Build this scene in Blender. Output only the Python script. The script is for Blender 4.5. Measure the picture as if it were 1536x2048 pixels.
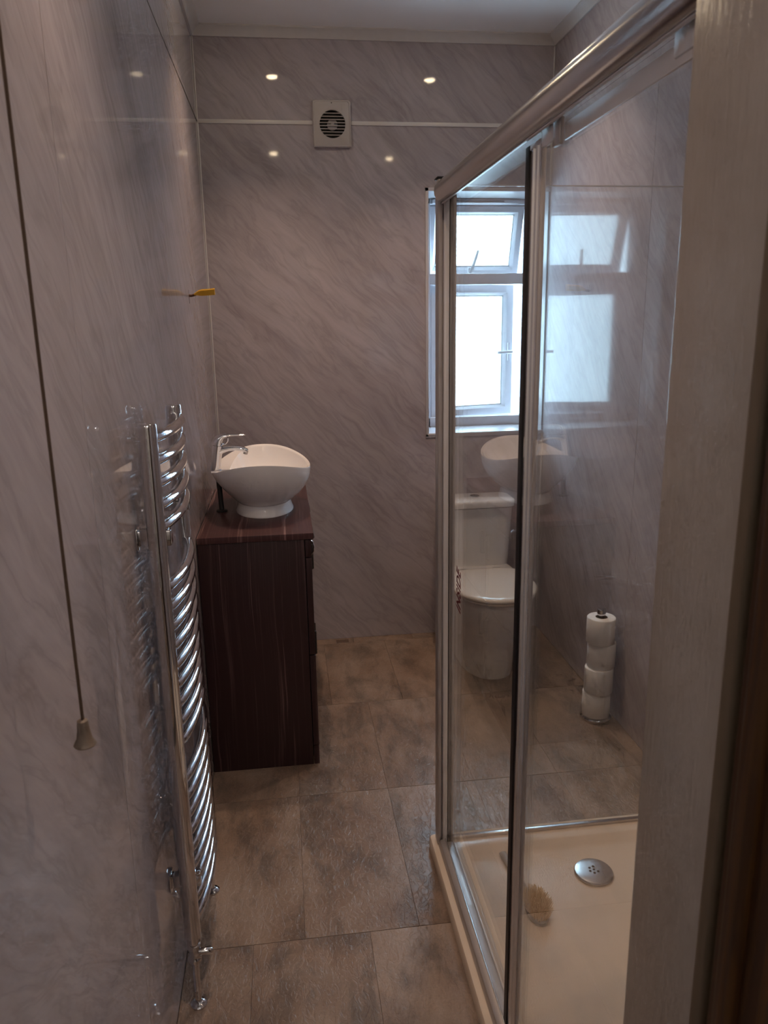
import bpy, bmesh, math, random
from mathutils import Vector, Matrix

random.seed(7)
S = bpy.context.scene
COL = S.collection
for _o in list(bpy.data.objects):
    bpy.data.objects.remove(_o, do_unlink=True)

# ------------------------------------------------------------------ camera
HC = 1.5
cam_d = bpy.data.cameras.new('camera')
cam = bpy.data.objects.new('camera', cam_d)
COL.objects.link(cam)
cam_d.sensor_fit = 'VERTICAL'
cam_d.sensor_height = 36.0
cam_d.lens = 36.0 * 1535.75 / 2048.0
cam_d.clip_start = 0.02
cam_d.dof.use_dof = True
cam_d.dof.focus_distance = 2.5
cam_d.dof.aperture_fstop = 11.0
_r = Vector((0.99138598, -0.12994807, -0.01635038))
_u = Vector((0.04691491, 0.23578598, 0.97067191))
_f = Vector((0.12228175, 0.9630776, -0.23985142))
cam.matrix_world = Matrix(((_r.x, _u.x, -_f.x, 0.0), (_r.y, _u.y, -_f.y, 0.0), (_r.z, _u.z, -_f.z, HC), (0, 0, 0, 1)))
S.camera = cam

# ------------------------------------------------------------------ light and exposure
SKY = 15.5            # overcast daylight outside the window
SPOT = 2.4          # each ceiling spotlight
HALL_FILL = 0.75           # fill lamp added out of view behind the camera
S.view_settings.view_transform = 'Standard'
S.view_settings.look = 'None'
S.view_settings.gamma = 1.0
S.view_settings.use_curve_mapping = False
S.view_settings.exposure = 0.33
S.cycles.use_adaptive_sampling = True
S.cycles.adaptive_threshold = 0.06
S.cycles.adaptive_min_samples = 12
S.cycles.max_bounces = 8
S.cycles.diffuse_bounces = 4
S.cycles.glossy_bounces = 5
S.cycles.transmission_bounces = 8
S.cycles.transparent_max_bounces = 16
S.cycles.caustics_reflective = True
S.cycles.caustics_refractive = False
S.cycles.sample_clamp_indirect = 6.0
S.cycles.use_denoising = True

world = bpy.data.worlds.new('overcast_sky')
S.world = world
world.use_nodes = True
_bg = world.node_tree.nodes['Background']
_bg.inputs['Color'].default_value = (0.55, 0.79, 1.0, 1)
_bg.inputs['Strength'].default_value = SKY

pl = bpy.data.lights.new('window_portal', 'AREA')
pl.shape = 'RECTANGLE'
pl.size = 0.56
pl.size_y = 1.08
pl.cycles.is_portal = True
plo = bpy.data.objects.new('window_portal', pl)
COL.objects.link(plo)
plo.location = (0.935, 3.70, 1.52)
plo.rotation_euler = (math.radians(-90), 0, 0)

# ------------------------------------------------------------------ mesh helpers
def link(name, me, mat=None, parent=None, loc=None, rot=None):
    o = bpy.data.objects.new(name, me)
    COL.objects.link(o)
    if mat is not None:
        me.materials.clear()
        me.materials.append(mat)
    if loc is not None:
        o.location = loc
    if rot is not None:
        o.rotation_euler = rot
    if parent is not None:
        o.parent = parent
        o.matrix_parent_inverse = Matrix.Translation(-Vector(world_loc(parent)))
    return o

def world_loc(o):
    if o.get('_w') is not None:
        return tuple(o['_w'])
    return (0, 0, 0)

def thing(name, loc, label, cat, group=None, kind=None):
    o = bpy.data.objects.new(name, None)
    COL.objects.link(o)
    o.location = loc
    o['_w'] = list(loc)
    o.empty_display_size = 0.05
    tag(o, label, cat, group, kind)
    return o

def tag(o, label=None, cat=None, group=None, kind=None):
    if label: o['label'] = label
    if cat: o['category'] = cat
    if group: o['group'] = group
    if kind: o['kind'] = kind
    return o

def mesh_from(bm, smooth=None):
    me = bpy.data.meshes.new('mesh')
    bmesh.ops.recalc_face_normals(bm, faces=bm.faces)
    if smooth is not None:
        for f in bm.faces: f.smooth = True
    bm.to_mesh(me)
    bm.free()
    if smooth is not None:
        me.set_sharp_from_angle(angle=math.radians(smooth))
    return me

def box_bm(x0, x1, y0, y1, z0, z1, bev=0.0, seg=2, bm=None):
    b = bmesh.new()
    v = [b.verts.new(p) for p in ((x0,y0,z0),(x1,y0,z0),(x1,y1,z0),(x0,y1,z0),(x0,y0,z1),(x1,y0,z1),(x1,y1,z1),(x0,y1,z1))]
    for f in ((0,3,2,1),(4,5,6,7),(0,1,5,4),(1,2,6,5),(2,3,7,6),(3,0,4,7)):
        b.faces.new([v[i] for i in f])
    if bev > 0:
        bmesh.ops.bevel(b, geom=list(b.edges), offset=bev, segments=seg, profile=0.5, affect='EDGES')
    if bm is None:
        return b
    tmp = bpy.data.meshes.new('t'); b.to_mesh(tmp); b.free()
    bm.from_mesh(tmp); bpy.data.meshes.remove(tmp)
    return bm

def box(name, x0, x1, y0, y1, z0, z1, mat, parent=None, bev=0.0, seg=2):
    bm = box_bm(x0, x1, y0, y1, z0, z1, bev, seg)
    return link(name, mesh_from(bm, 40 if bev > 0 else None), mat, parent)

def boxes(name, lst, mat, parent=None, bev=0.0):
    bm = bmesh.new()
    for b in lst:
        box_bm(*b, bev=bev, bm=bm)
    return link(name, mesh_from(bm, 40 if bev > 0 else None), mat, parent)

def loft_bm(rings, cap0=True, cap1=True, closed=True, bm=None):
    bm = bm or bmesh.new()
    vr = [[bm.verts.new(p) for p in r] for r in rings]
    n = len(rings[0])
    for a, b in zip(vr[:-1], vr[1:]):
        for i in range(n if closed else n - 1):
            j = (i + 1) % n
            bm.faces.new((a[i], a[j], b[j], b[i]))
    if cap0: bm.faces.new(list(reversed(vr[0])))
    if cap1: bm.faces.new(vr[-1])
    return bm

def loft(name, rings, mat, parent=None, cap0=True, cap1=True, smooth=35):
    return link(name, mesh_from(loft_bm(rings, cap0, cap1), smooth), mat, parent)

def tube_rings(path, rad, n=16):
    path = [Vector(p) for p in path]
    rs = rad if hasattr(rad, '__len__') else [rad] * len(path)
    rings = []
    ref = None
    for i, p in enumerate(path):
        if i == 0: t = path[1] - p
        elif i == len(path) - 1: t = p - path[i - 1]
        else: t = (path[i + 1] - path[i - 1])
        t.normalize()
        if ref is None:
            ref = Vector((0, 0, 1)) if abs(t.z) < 0.9 else Vector((1, 0, 0))
        a = (ref - t * ref.dot(t)).normalized()
        ref = a
        b = t.cross(a)
        r = rs[i]
        ra, rb = r if hasattr(r, '__len__') else (r, r)
        rings.append([p + a * ra * math.cos(k * 2 * math.pi / n) + b * rb * math.sin(k * 2 * math.pi / n) for k in range(n)])
    return rings

def tube(name, path, rad, mat, parent=None, n=16, smooth=40):
    return loft(name, tube_rings(path, rad, n), mat, parent, smooth=smooth)

def lathe_rings(prof, cx, cy, n=32):
    return [[(cx + r * math.cos(k * 2 * math.pi / n), cy + r * math.sin(k * 2 * math.pi / n), z) for k in range(n)] for r, z in prof]

def lathe(name, prof, cx, cy, mat, parent=None, n=32, smooth=35):
    return loft(name, lathe_rings(prof, cx, cy, n), mat, parent, smooth=smooth)

def plate_hole_bm(us, vs, holes, fn, d):
    """grid plate over breakpoints us x vs; cells in holes left out; fn(u, v, w) -> point; d = thickness"""
    bm = bmesh.new()
    cells = set((i, j) for i in range(len(us) - 1) for j in range(len(vs) - 1)) - set(holes)
    vmap = {}
    def V(i, j, w):
        if (i, j, w) not in vmap:
            vmap[(i, j, w)] = bm.verts.new(fn(us[i], vs[j], d * w))
        return vmap[(i, j, w)]
    for (i, j) in cells:
        for w in (0, 1):
            bm.faces.new((V(i, j, w), V(i + 1, j, w), V(i + 1, j + 1, w), V(i, j + 1, w)))
        for (di, dj, a, b) in ((-1, 0, (i, j), (i, j + 1)), (1, 0, (i + 1, j), (i + 1, j + 1)), (0, -1, (i, j), (i + 1, j)), (0, 1, (i, j + 1), (i + 1, j + 1))):
            if (i + di, j + dj) not in cells:
                bm.faces.new((V(*a, 0), V(*b, 0), V(*b, 1), V(*a, 1)))
    return bm

def rrect(x0, x1, y0, y1, r, z, n=6):
    pts = []
    for cx, cy, a0 in ((x1 - r, y1 - r, 0), (x0 + r, y1 - r, 90), (x0 + r, y0 + r, 180), (x1 - r, y0 + r, 270)):
        for k in range(n + 1):
            a = math.radians(a0 + 90 * k / n)
            pts.append((cx + r * math.cos(a), cy + r * math.sin(a), z))
    return pts

# ------------------------------------------------------------------ materials
class NT:
    def __init__(s, name):
        s.m = bpy.data.materials.new(name)
        s.m.use_nodes = True
        s.t = s.m.node_tree
        s.t.nodes.clear()
        s.out = s.n('ShaderNodeOutputMaterial')
    def n(s, typ, ins=None, **kw):
        nd = s.t.nodes.new(typ)
        for k, v in kw.items(): setattr(nd, k, v)
        for k, v in (ins or {}).items(): s.set(nd.inputs[k], v)
        return nd
    def set(s, sock, v):
        if isinstance(v, bpy.types.NodeSocket): s.t.links.new(v, sock)
        else: sock.default_value = v
    def math(s, op, a, b=0.0, c=None):
        nd = s.n('ShaderNodeMath', operation=op)
        s.set(nd.inputs[0], a); s.set(nd.inputs[1], b)
        if c is not None: s.set(nd.inputs[2], c)
        return nd.outputs[0]
    def noise(s, vec, scale, detail=4, rough=0.55, dist=0.0):
        return s.n('ShaderNodeTexNoise', {'Vector': vec, 'Scale': scale, 'Detail': detail, 'Roughness': rough, 'Distortion': dist}).outputs['Fac']
    def ramp(s, fac, stops):
        nd = s.n('ShaderNodeValToRGB')
        e = nd.color_ramp.elements
        while len(e) < len(stops): e.new(0.5)
        for el, (p, c) in zip(e, stops):
            el.position = p
            el.color = (c[0], c[1], c[2], 1) if hasattr(c, '__len__') else (c, c, c, 1)
        s.set(nd.inputs[0], fac)
        return nd.outputs[0]
    def comb(s, x, y, z):
        nd = s.n('ShaderNodeCombineXYZ')
        for i, v in enumerate((x, y, z)): s.set(nd.inputs[i], v)
        return nd.outputs[0]
    def mix(s, fac, a, b, mode='MIX'):
        nd = s.n('ShaderNodeMix', data_type='RGBA', blend_type=mode)
        s.set(nd.inputs[0], fac)
        s.set(nd.inputs[6], a if isinstance(a, bpy.types.NodeSocket) else (*a, 1))
        s.set(nd.inputs[7], b if isinstance(b, bpy.types.NodeSocket) else (*b, 1))
        return nd.outputs[2]
    def bump(s, h, strength, dist=0.002):
        return s.n('ShaderNodeBump', {'Height': h, 'Strength': strength, 'Distance': dist}).outputs[0]
    def pos(s):
        g = s.n('ShaderNodeNewGeometry')
        x = s.n('ShaderNodeSeparateXYZ'); s.t.links.new(g.outputs['Position'], x.inputs[0])
        return g.outputs['Position'], x.outputs[0], x.outputs[1], x.outputs[2]
    def principled(s, **kw):
        p = s.n('ShaderNodeBsdfPrincipled')
        for k, v in kw.items():
            k = {'color': 'Base Color', 'rough': 'Roughness', 'metal': 'Metallic', 'normal': 'Normal', 'ior': 'IOR', 'coat': 'Coat Weight',
                 'coat_rough': 'Coat Roughness', 'spec': 'Specular IOR Level', 'sub': 'Subsurface Weight', 'emis': 'Emission Color', 'estr': 'Emission Strength'}.get(k, k)
            if k in ('Base Color', 'Emission Color') and not isinstance(v, bpy.types.NodeSocket): v = (*v, 1)
            s.set(p.inputs[k], v)
        s.t.links.new(p.outputs[0], s.out.inputs[0])
        return p

def plain(name, color, rough=0.5, metal=0.0, var=0.06, scale=30.0, **kw):
    t = NT(name)
    P, x, y, z = t.pos()
    n = t.noise(P, scale, 3)
    f = t.math('MULTIPLY_ADD', n, 2 * var, 1 - var)
    c = t.mix(1.0, color, t.comb(f, f, f), 'MULTIPLY')
    t.principled(color=c, rough=rough, metal=metal, **kw)
    return t.m

def marble(name, axis, sign, rough=0.07, ior=1.25):
    t = NT(name)
    P, x, y, z = t.pos()
    u = x if axis == 'x' else y
    if sign < 0: u = t.math('MULTIPLY', u, -1.0)
    k = 0.7071
    s = t.math('MULTIPLY', t.math('SUBTRACT', u, z), k)
    c = t.math('MULTIPLY', t.math('ADD', u, z), k)
    warp = t.noise(P, 3.2, 3)
    c2 = t.math('ADD', c, t.math('MULTIPLY', warp, 0.10))
    v1 = t.comb(t.math('MULTIPLY', s, 1.3), t.math('MULTIPLY', c2, 7.0), 0.0)
    v2 = t.comb(t.math('MULTIPLY', s, 6.0), t.math('MULTIPLY', c2, 55.0), 3.0)
    v3 = t.comb(t.math('MULTIPLY', s, 0.7), t.math('MULTIPLY', c2, 2.4), 9.0)
    n1 = t.noise(v1, 1.0, 5, 0.6, 0.3)
    n2 = t.noise(v2, 1.0, 3, 0.6)
    n3 = t.noise(v3, 1.0, 2, 0.5)
    base = t.ramp(n1, [(0.24, (0.355, 0.315, 0.345)), (0.45, (0.450, 0.416, 0.452)), (0.62, (0.470, 0.436, 0.470)), (0.82, (0.500, 0.468, 0.500))])
    cl = t.ramp(n3, [(0.33, 0.85), (0.67, 1.07)])
    col = t.mix(1.0, base, cl, 'MULTIPLY')
    fine = t.ramp(n2, [(0.35, 0.93), (0.65, 1.04)])
    col = t.mix(1.0, col, fine, 'MULTIPLY')
    # narrow darker veins
    rid = t.math('ABSOLUTE', t.math('SUBTRACT', t.noise(v1, 1.7, 4, 0.65, 0.6), 0.5))
    vein = t.ramp(rid, [(0.0, 0.74), (0.04, 0.93), (0.09, 1.0)])
    col = t.mix(0.55, col, vein, 'MULTIPLY')
    wav = t.bump(t.noise(P, 4.0, 1), 0.02, 0.003)
    t.principled(color=col, rough=rough, ior=ior, normal=wav)
    return t.m

def wood(name, grain='z', dark=(0.030, 0.0125, 0.0145), light=(0.125, 0.072, 0.075), rough=0.42):
    t = NT(name)
    P, x, y, z = t.pos()
    if grain == 'z': a, b, cc = z, t.math('ADD', x, t.math('MULTIPLY', y, 0.83)), 0.0
    else: a, b, cc = y, x, z
    wob = t.noise(P, 3.0, 2)
    b2 = t.math('ADD', b, t.math('MULTIPLY', wob, 0.02))
    v = t.comb(t.math('MULTIPLY', a, 1.2), t.math('MULTIPLY', b2, 130.0), 0.0)
    vb = t.comb(t.math('MULTIPLY', a, 0.6), t.math('MULTIPLY', b2, 16.0), 4.0)
    n = t.noise(v, 1.0, 3, 0.6, 0.2)
    nb = t.noise(vb, 1.0, 3, 0.6, 0.2)
    band = t.ramp(nb, [(0.45, 0.0), (0.62, 1.0)])
    line = t.ramp(n, [(0.52, 0.0), (0.60, 1.0)])
    f = t.math('MULTIPLY', line, t.math('MULTIPLY_ADD', band, 0.85, 0.10))
    col = t.mix(f, dark, light)
    t.principled(color=col, rough=rough, normal=t.bump(f, 0.35, 0.0008), ior=1.45)
    return t.m

def vinyl():
    t = NT('vinyl_floor_tile')
    P, x, y, z = t.pos()
    oi = t.n('ShaderNodeObjectInfo')
    rnd = t.math('MULTIPLY', oi.outputs['Random'], 40.0)
    v = t.comb(t.math('MULTIPLY', x, 5.0), t.math('MULTIPLY', y, 2.6), rnd)
    n1 = t.noise(v, 1.0, 6, 0.62, 0.3)
    v2 = t.comb(t.math('MULTIPLY', x, 11.0), t.math('MULTIPLY', y, 5.0), rnd)
    n2 = t.noise(v2, 1.0, 6, 0.68, 0.4)
    n3 = t.noise(P, 160.0, 3, 0.6)
    base = t.ramp(n1, [(0.32, (0.155, 0.108, 0.082)), (0.47, (0.242, 0.178, 0.142)), (0.66, (0.31, 0.245, 0.205))])
    sm = t.ramp(n2, [(0.38, 1.0), (0.47, 0.45), (0.55, 0.0)])
    col = t.mix(t.math('MULTIPLY', sm, 0.58), base, (0.085, 0.074, 0.069))
    tint = t.math('MULTIPLY_ADD', oi.outputs['Random'], 0.14, 0.93)
    col = t.mix(1.0, col, t.comb(tint, tint, tint), 'MULTIPLY')
    fine = t.ramp(n3, [(0.3, 0.88), (0.7, 1.08)])
    col = t.mix(1.0, col, fine, 'MULTIPLY')
    bn = t.noise(t.comb(t.math('MULTIPLY', x, 60.0), t.math('MULTIPLY', y, 28.0), rnd), 1.0, 4, 0.6, 1.2)
    t.principled(color=col, rough=0.30, ior=1.45, normal=t.bump(t.ramp(bn, [(0.42, 0.0), (0.52, 1.0)]), 0.45, 0.0014))
    return t.m

def clear_glass(name='clear_glass', tint=(0.985, 0.995, 0.992)):
    t = NT(name)
    g = t.n('ShaderNodeNewGeometry')
    ior = t.math('MULTIPLY_ADD', g.outputs['Backfacing'], (1 / 1.5 - 1.5), 1.5)
    fr = t.n('ShaderNodeFresnel', {'IOR': ior}).outputs[0]
    tr = t.n('ShaderNodeBsdfTransparent', {'Color': (*tint, 1)})
    gl = t.n('ShaderNodeBsdfGlossy', {'Color': (1, 1, 1, 1), 'Roughness': 0.0})
    mx = t.n('ShaderNodeMixShader')
    t.set(mx.inputs[0], fr)
    t.t.links.new(tr.outputs[0], mx.inputs[1]); t.t.links.new(gl.outputs[0], mx.inputs[2])
    t.t.links.new(mx.outputs[0], t.out.inputs[0])
    return t.m

def frosted_glass():
    t = NT('frosted_window_glass')
    P, x, y, z = t.pos()
    vo = t.n('ShaderNodeTexVoronoi', {'Vector': P, 'Scale': 90.0}, feature='DISTANCE_TO_EDGE').outputs['Distance']
    leaf = t.ramp(vo, [(0.0, 0.55), (0.08, 0.9), (0.2, 1.0)])
    tr = t.n('ShaderNodeBsdfTransparent', {'Color': t.mix(1.0, (0.95, 0.98, 0.98), leaf, 'MULTIPLY')})
    tl = t.n('ShaderNodeBsdfTranslucent', {'Color': (0.95, 0.97, 0.97, 1)})
    gl = t.n('ShaderNodeBsdfGlossy', {'Color': (1, 1, 1, 1), 'Roughness': 0.15})
    m1 = t.n('ShaderNodeMixShader'); t.set(m1.inputs[0], 0.35)
    t.t.links.new(tr.outputs[0], m1.inputs[1]); t.t.links.new(tl.outputs[0], m1.inputs[2])
    m2 = t.n('ShaderNodeMixShader'); t.set(m2.inputs[0], 0.05)
    t.t.links.new(m1.outputs[0], m2.inputs[1]); t.t.links.new(gl.outputs[0], m2.inputs[2])
    t.t.links.new(m2.outputs[0], t.out.inputs[0])
    return t.m

def emissive(name, color, strength):
    t = NT(name)
    e = t.n('ShaderNodeEmission', {'Color': (*color, 1), 'Strength': strength})
    t.t.links.new(e.outputs[0], t.out.inputs[0])
    return t.m

def brushed_paint():
    t = NT('brushed_gloss_paint')
    P, x, y, z = t.pos()
    v = t.comb(t.math('MULTIPLY', x, 160.0), t.math('MULTIPLY', y, 160.0), t.math('MULTIPLY', z, 26.0))
    n = t.noise(v, 1.0, 4, 0.6, 0.3)
    n2 = t.noise(P, 9.0, 3)
    col = t.ramp(n2, [(0.3, (0.33, 0.30, 0.29)), (0.7, (0.38, 0.35, 0.34))])
    t.principled(color=col, rough=0.2, normal=t.bump(n, 0.6, 0.0014), ior=1.55)
    return t.m

M_back = marble('marble_panel_back', 'x', 1, 0.045, 1.26)
M_left = marble('marble_panel_left', 'y', 1, 0.035, 1.33)
M_right = marble('marble_panel_right', 'y', -1, 0.06, 1.185)
M_near = marble('marble_panel_near', 'x', -1, 0.06)
M_masonry = plain('masonry', (0.45, 0.42, 0.40), 0.9)
M_ceil = plain('ceiling_paint', (0.89, 0.89, 0.89), 0.8, var=0.03, scale=4)
M_hallwall = plain('hall_wall_paint', (0.66, 0.62, 0.57), 0.85, var=0.04, scale=5)
M_hallfloor = plain('hall_carpet', (0.18, 0.13, 0.10), 0.95, var=0.2, scale=120)
M_cove = plain('coving_plastic', (0.60, 0.59, 0.59), 0.45)
M_upvc = plain('white_upvc', (0.56, 0.56, 0.60), 0.3, var=0.02)
M_reveal = plain('reveal_lining', (0.40, 0.39, 0.41), 0.3, var=0.03)
M_trim = plain('white_trim', (0.66, 0.645, 0.64), 0.3, var=0.03)
M_silver = plain('silver_trim', (0.60, 0.60, 0.60), 0.22, metal=0.8, var=0.03)
M_joint = plain('joint_sealant', (0.05, 0.04, 0.038), 0.7)
M_grout = plain('tile_joint', (0.045, 0.036, 0.03), 0.8)
M_tile = vinyl()
M_chrome = plain('chrome', (0.66, 0.66, 0.68), 0.05, metal=1.0, var=0.01)
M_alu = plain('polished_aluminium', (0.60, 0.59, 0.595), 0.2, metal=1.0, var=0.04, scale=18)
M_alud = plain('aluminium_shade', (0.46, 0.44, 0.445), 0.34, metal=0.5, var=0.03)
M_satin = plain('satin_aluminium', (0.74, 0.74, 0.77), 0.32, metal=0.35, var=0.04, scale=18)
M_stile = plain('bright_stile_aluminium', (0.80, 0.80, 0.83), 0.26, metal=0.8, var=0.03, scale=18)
M_rubber = plain('black_rubber_seal', (0.008, 0.008, 0.012), 0.5)
M_glass = clear_glass()
M_frost = frosted_glass()
M_ceramic = plain('white_ceramic', (0.88, 0.875, 0.88), 0.07, var=0.015, scale=6, ior=1.5)
M_seat = plain('cream_seat_plastic', (0.78, 0.72, 0.66), 0.16, var=0.015)
M_wood = wood('wenge_side', 'z')
M_woodtop = wood('wenge_top', 'y', (0.062, 0.026, 0.028), (0.30, 0.19, 0.185), 0.36)
M_tray = plain('cream_shower_tray', (0.70, 0.61, 0.515), 0.14, var=0.04, scale=7, ior=1.5)
M_paper = plain('toilet_paper', (0.88, 0.865, 0.86), 0.95, var=0.05, scale=90)
M_card = plain('cardboard_core', (0.30, 0.24, 0.18), 0.9)
M_plastic = plain('fan_plastic', (0.47, 0.44, 0.435), 0.45, var=0.04)
M_dark = plain('dark_void', (0.006, 0.005, 0.005), 0.8)
M_darkmetal = plain('dark_pipe', (0.03, 0.028, 0.028), 0.45)
M_yellow = plain('yellow_plastic', (0.72, 0.40, 0.02), 0.4, var=0.08, scale=60)
M_brownw = plain('brown_sleeve', (0.10, 0.035, 0.012), 0.5)
M_cord = plain('pull_cord_fibre', (0.075, 0.045, 0.028), 0.9, var=0.2, scale=400)  # dark brown paints in the backlit, shadowed side of the cord
M_pull = plain('pull_cord_weight', (0.15, 0.115, 0.09), 0.5)  # off-white weight, darkened to carry its shadow in the colour
M_red = plain('red_print', (0.14, 0.012, 0.022), 0.6)
M_bristle = plain('tan_bristle', (0.82, 0.65, 0.42), 0.8, var=0.35, scale=300)
M_greyp = plain('grey_plastic', (0.24, 0.255, 0.265), 0.4)
M_doorw = wood('varnished_door', 'z', (0.040, 0.016, 0.0045), (0.085, 0.036, 0.008), 0.45)
M_frame = brushed_paint()  # white frame paint, toned down to stand for the shadow on it
M_stop = plain('door_stop_paint', (0.13, 0.10, 0.07), 0.5)
M_patch = plain('filler_patch', (0.11, 0.075, 0.062), 0.8, var=0.25, scale=90)
M_lens = emissive('spot_lens', (1.0, 0.78, 0.5), 100.0)

# ------------------------------------------------------------------ the room
XL, XR, YB, YN, ZC = -0.30, 1.21, 3.505, 0.634, 2.66
ZJ = 2.312
WX0, WX1, WZ0, WZ1 = 0.660, 1.205, 0.988, 2.050     # window opening
YW = 3.725                                          # inner face of the window frame
YOUT = 3.86

def st(o, label, cat):
    return tag(o, label, cat, kind='structure')

# floor slab and its tiles
floor = box('floor', XL - 0.1, XR + 0.1, YN - 0.13, YB + 0.1, -0.12, -0.004, M_grout)
st(floor, 'mottled taupe vinyl tile floor with thin dark joints', 'floor')
TX, TY, GAP, GAPX = 0.2915, 0.605, 0.0016, 0.0006
rows = [(1.63 - 2 * TY, 0.007), (1.63 - TY, 0.153), (1.63, -0.0105), (2.235, -0.0105 + 0.0005), (2.84, 0.135), (3.445, -0.0105)]
tile_cache = {}
for (y0, xo) in rows:
    k0 = math.floor((XL - xo) / TX)
    for k in range(k0, k0 + 8):
        a, b = max(XL + 0.001, xo + k * TX + GAPX / 2), min(XR - 0.001, xo + (k + 1) * TX - GAPX / 2)
        c, d = max(YN, y0 + GAP / 2), min(YB - 0.001, y0 + TY - GAP / 2)
        if b - a < 0.01 or d - c < 0.01: continue
        key = (round(b - a, 3), round(d - c, 3))
        if key not in tile_cache:
            w, h = (b - a) / 2, (d - c) / 2
            tile_cache[key] = mesh_from(box_bm(-w, w, -h, h, -0.004, 0.0, 0.0004, 1), None)
        link('floor_tile', tile_cache[key], M_tile, floor, loc=((a + b) / 2, (c + d) / 2, 0.0))
box('filler_patch', 0.197, 0.257, 3.452, 3.486, 0.0, 0.0008, M_patch, floor)

ceil = box('ceiling', XL - 0.1, XR + 0.1, YN - 0.13, YB + 0.1, ZC, ZC + 0.1, M_ceil)
st(ceil, 'plain pale grey painted ceiling above the bathroom', 'ceiling')

# walls: masonry behind, glossy marble-effect panels in front as parts
PT = 0.008
wl = box('wall_left', XL - 0.12, XL - PT, YN - 0.13, YB + 0.1, -0.1, ZC + 0.05, M_masonry)
st(wl, 'left wall of glossy pale marble-effect panels', 'wall')
g = 0.0008
for (a, b, c, d) in ((YN, 1.21 - g, 0, ZJ - 0.0016), (1.21 + g, 2.25 - g, 0, ZJ - 0.0016), (2.25 + g, YB, 0, ZJ - 0.0016), (YN, YB, ZJ + 0.0016, ZC)):
    box('wall_panel', XL - PT, XL, a, b, c, d, M_left, wl)
box('joint_line', XL - PT, XL + 0.0008, YN, YB, ZJ - 0.0028, ZJ + 0.0016, M_joint, wl)

fb = lambda u, v, w: (u, YB + w, v)
bw = link('wall_back', mesh_from(plate_hole_bm([XL - 0.1, WX0 - 0.004, WX1 + 0.001, XR + 0.12], [-0.1, WZ0 - 0.004, WZ1 + 0.004, ZC + 0.05], [(1, 1)],
          lambda u, v, w: (u, YB + PT + w, v), YOUT - YB - PT - 0.02)), M_masonry)
st(bw, 'back wall of glossy pale marble-effect panels around the window', 'wall')
link('wall_panel', mesh_from(plate_hole_bm([XL, WX0, WX1, XR], [0, WZ0, WZ1, ZJ], [(1, 1)], fb, PT)), M_back, bw)
box('wall_panel', XL, XR, YB, YB + PT, ZJ + 0.001, ZC, M_back, bw)

wr = box('wall_right', XR + PT, XR + 0.12, YN - 0.13, YB + 0.1, -0.1, ZC + 0.05, M_masonry)
st(wr, 'right wall of glossy pale marble-effect panels beside toilet and shower', 'wall')
for (a, b, c, d) in ((YN, 1.50 - g, 0, ZJ), (1.50 + g, 2.52 - g, 0, ZJ), (2.52 + g, YB, 0, ZJ), (YN, YB, ZJ + 0.001, ZC)):
    box('wall_panel', XR, XR + PT, a, b, c, d, M_right, wr)

JX = 0.333                                         # face of the door lining
wn = boxes('wall_near', [(JX + 0.012, XR + 0.1, YN - 0.127, YN - 0.001, -0.1, ZC + 0.05), (XL - 0.1, JX + 0.012, YN - 0.127, YN - 0.001, 2.06, ZC + 0.05)], M_masonry)
st(wn, 'near end wall behind the shower with the doorway in it', 'wall')
box('wall_panel', JX + 0.012, XR, YN - 0.001, YN + 0.004, 0, ZC, M_near, wn)

# trims
t1 = thing('trim_1', (0.0, YB, ZJ), 'pale strip across the back wall at extractor fan height', 'wall trim', kind='structure')
box('strip', XL, 0.172, YB - 0.005, YB, ZJ - 0.008, ZJ + 0.008, M_trim, t1, 0.002)
box('strip', 0.332, XR, YB - 0.005, YB, ZJ - 0.008, ZJ + 0.008, M_trim, t1, 0.002)

def cove(name, p0, p1, nrm, label):
    # quarter-round coving under the ceiling, running p0 -> p1; nrm points into the room
    n = Vector((nrm[0], nrm[1], 0))
    prof = [(0.0, -0.036), (0.006, -0.036), (0.010, -0.028), (0.018, -0.018), (0.028, -0.010), (0.036, -0.006), (0.036, 0.0), (0.0, 0.0)]
    rings = [[Vector((p[0], p[1], ZC)) + n * a + Vector((0, 0, b)) for a, b in prof] for p in (p0, p1)]
    o = loft(name, rings, M_cove, None, smooth=50)
    return st(o, label, 'coving')
cove('trim_2', (XL, YB), (XR, YB), (0, -1), 'grey coving along the top of the back wall')
cove('trim_3', (XR, YN), (XR, YB), (-1, 0), 'grey coving along the top of the right wall')
cove('trim_4', (XL, YN), (XL, YB), (1, 0), 'grey coving along the top of the left wall')
o = box('trim_5', XL, XL + 0.005, YB - 0.005, YB, 0.0, ZC - 0.036, M_trim, None, 0.0015)
st(o, 'thin white vertical bead in the back left corner', 'wall trim')
o = box('trim_6', XR - 0.006, XR, YB - 0.006, YB, 0.0, WZ0 - 0.01, M_trim, None, 0.0015)
st(o, 'thin white vertical bead in the corner beside the toilet', 'wall trim')
o = box('trim_7', XR - 0.006, XR, YB - 0.006, YB, WZ1 + 0.012, ZC - 0.036, M_trim, None, 0.0015)
st(o, 'thin white vertical bead above the window in the corner', 'wall trim')

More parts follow.
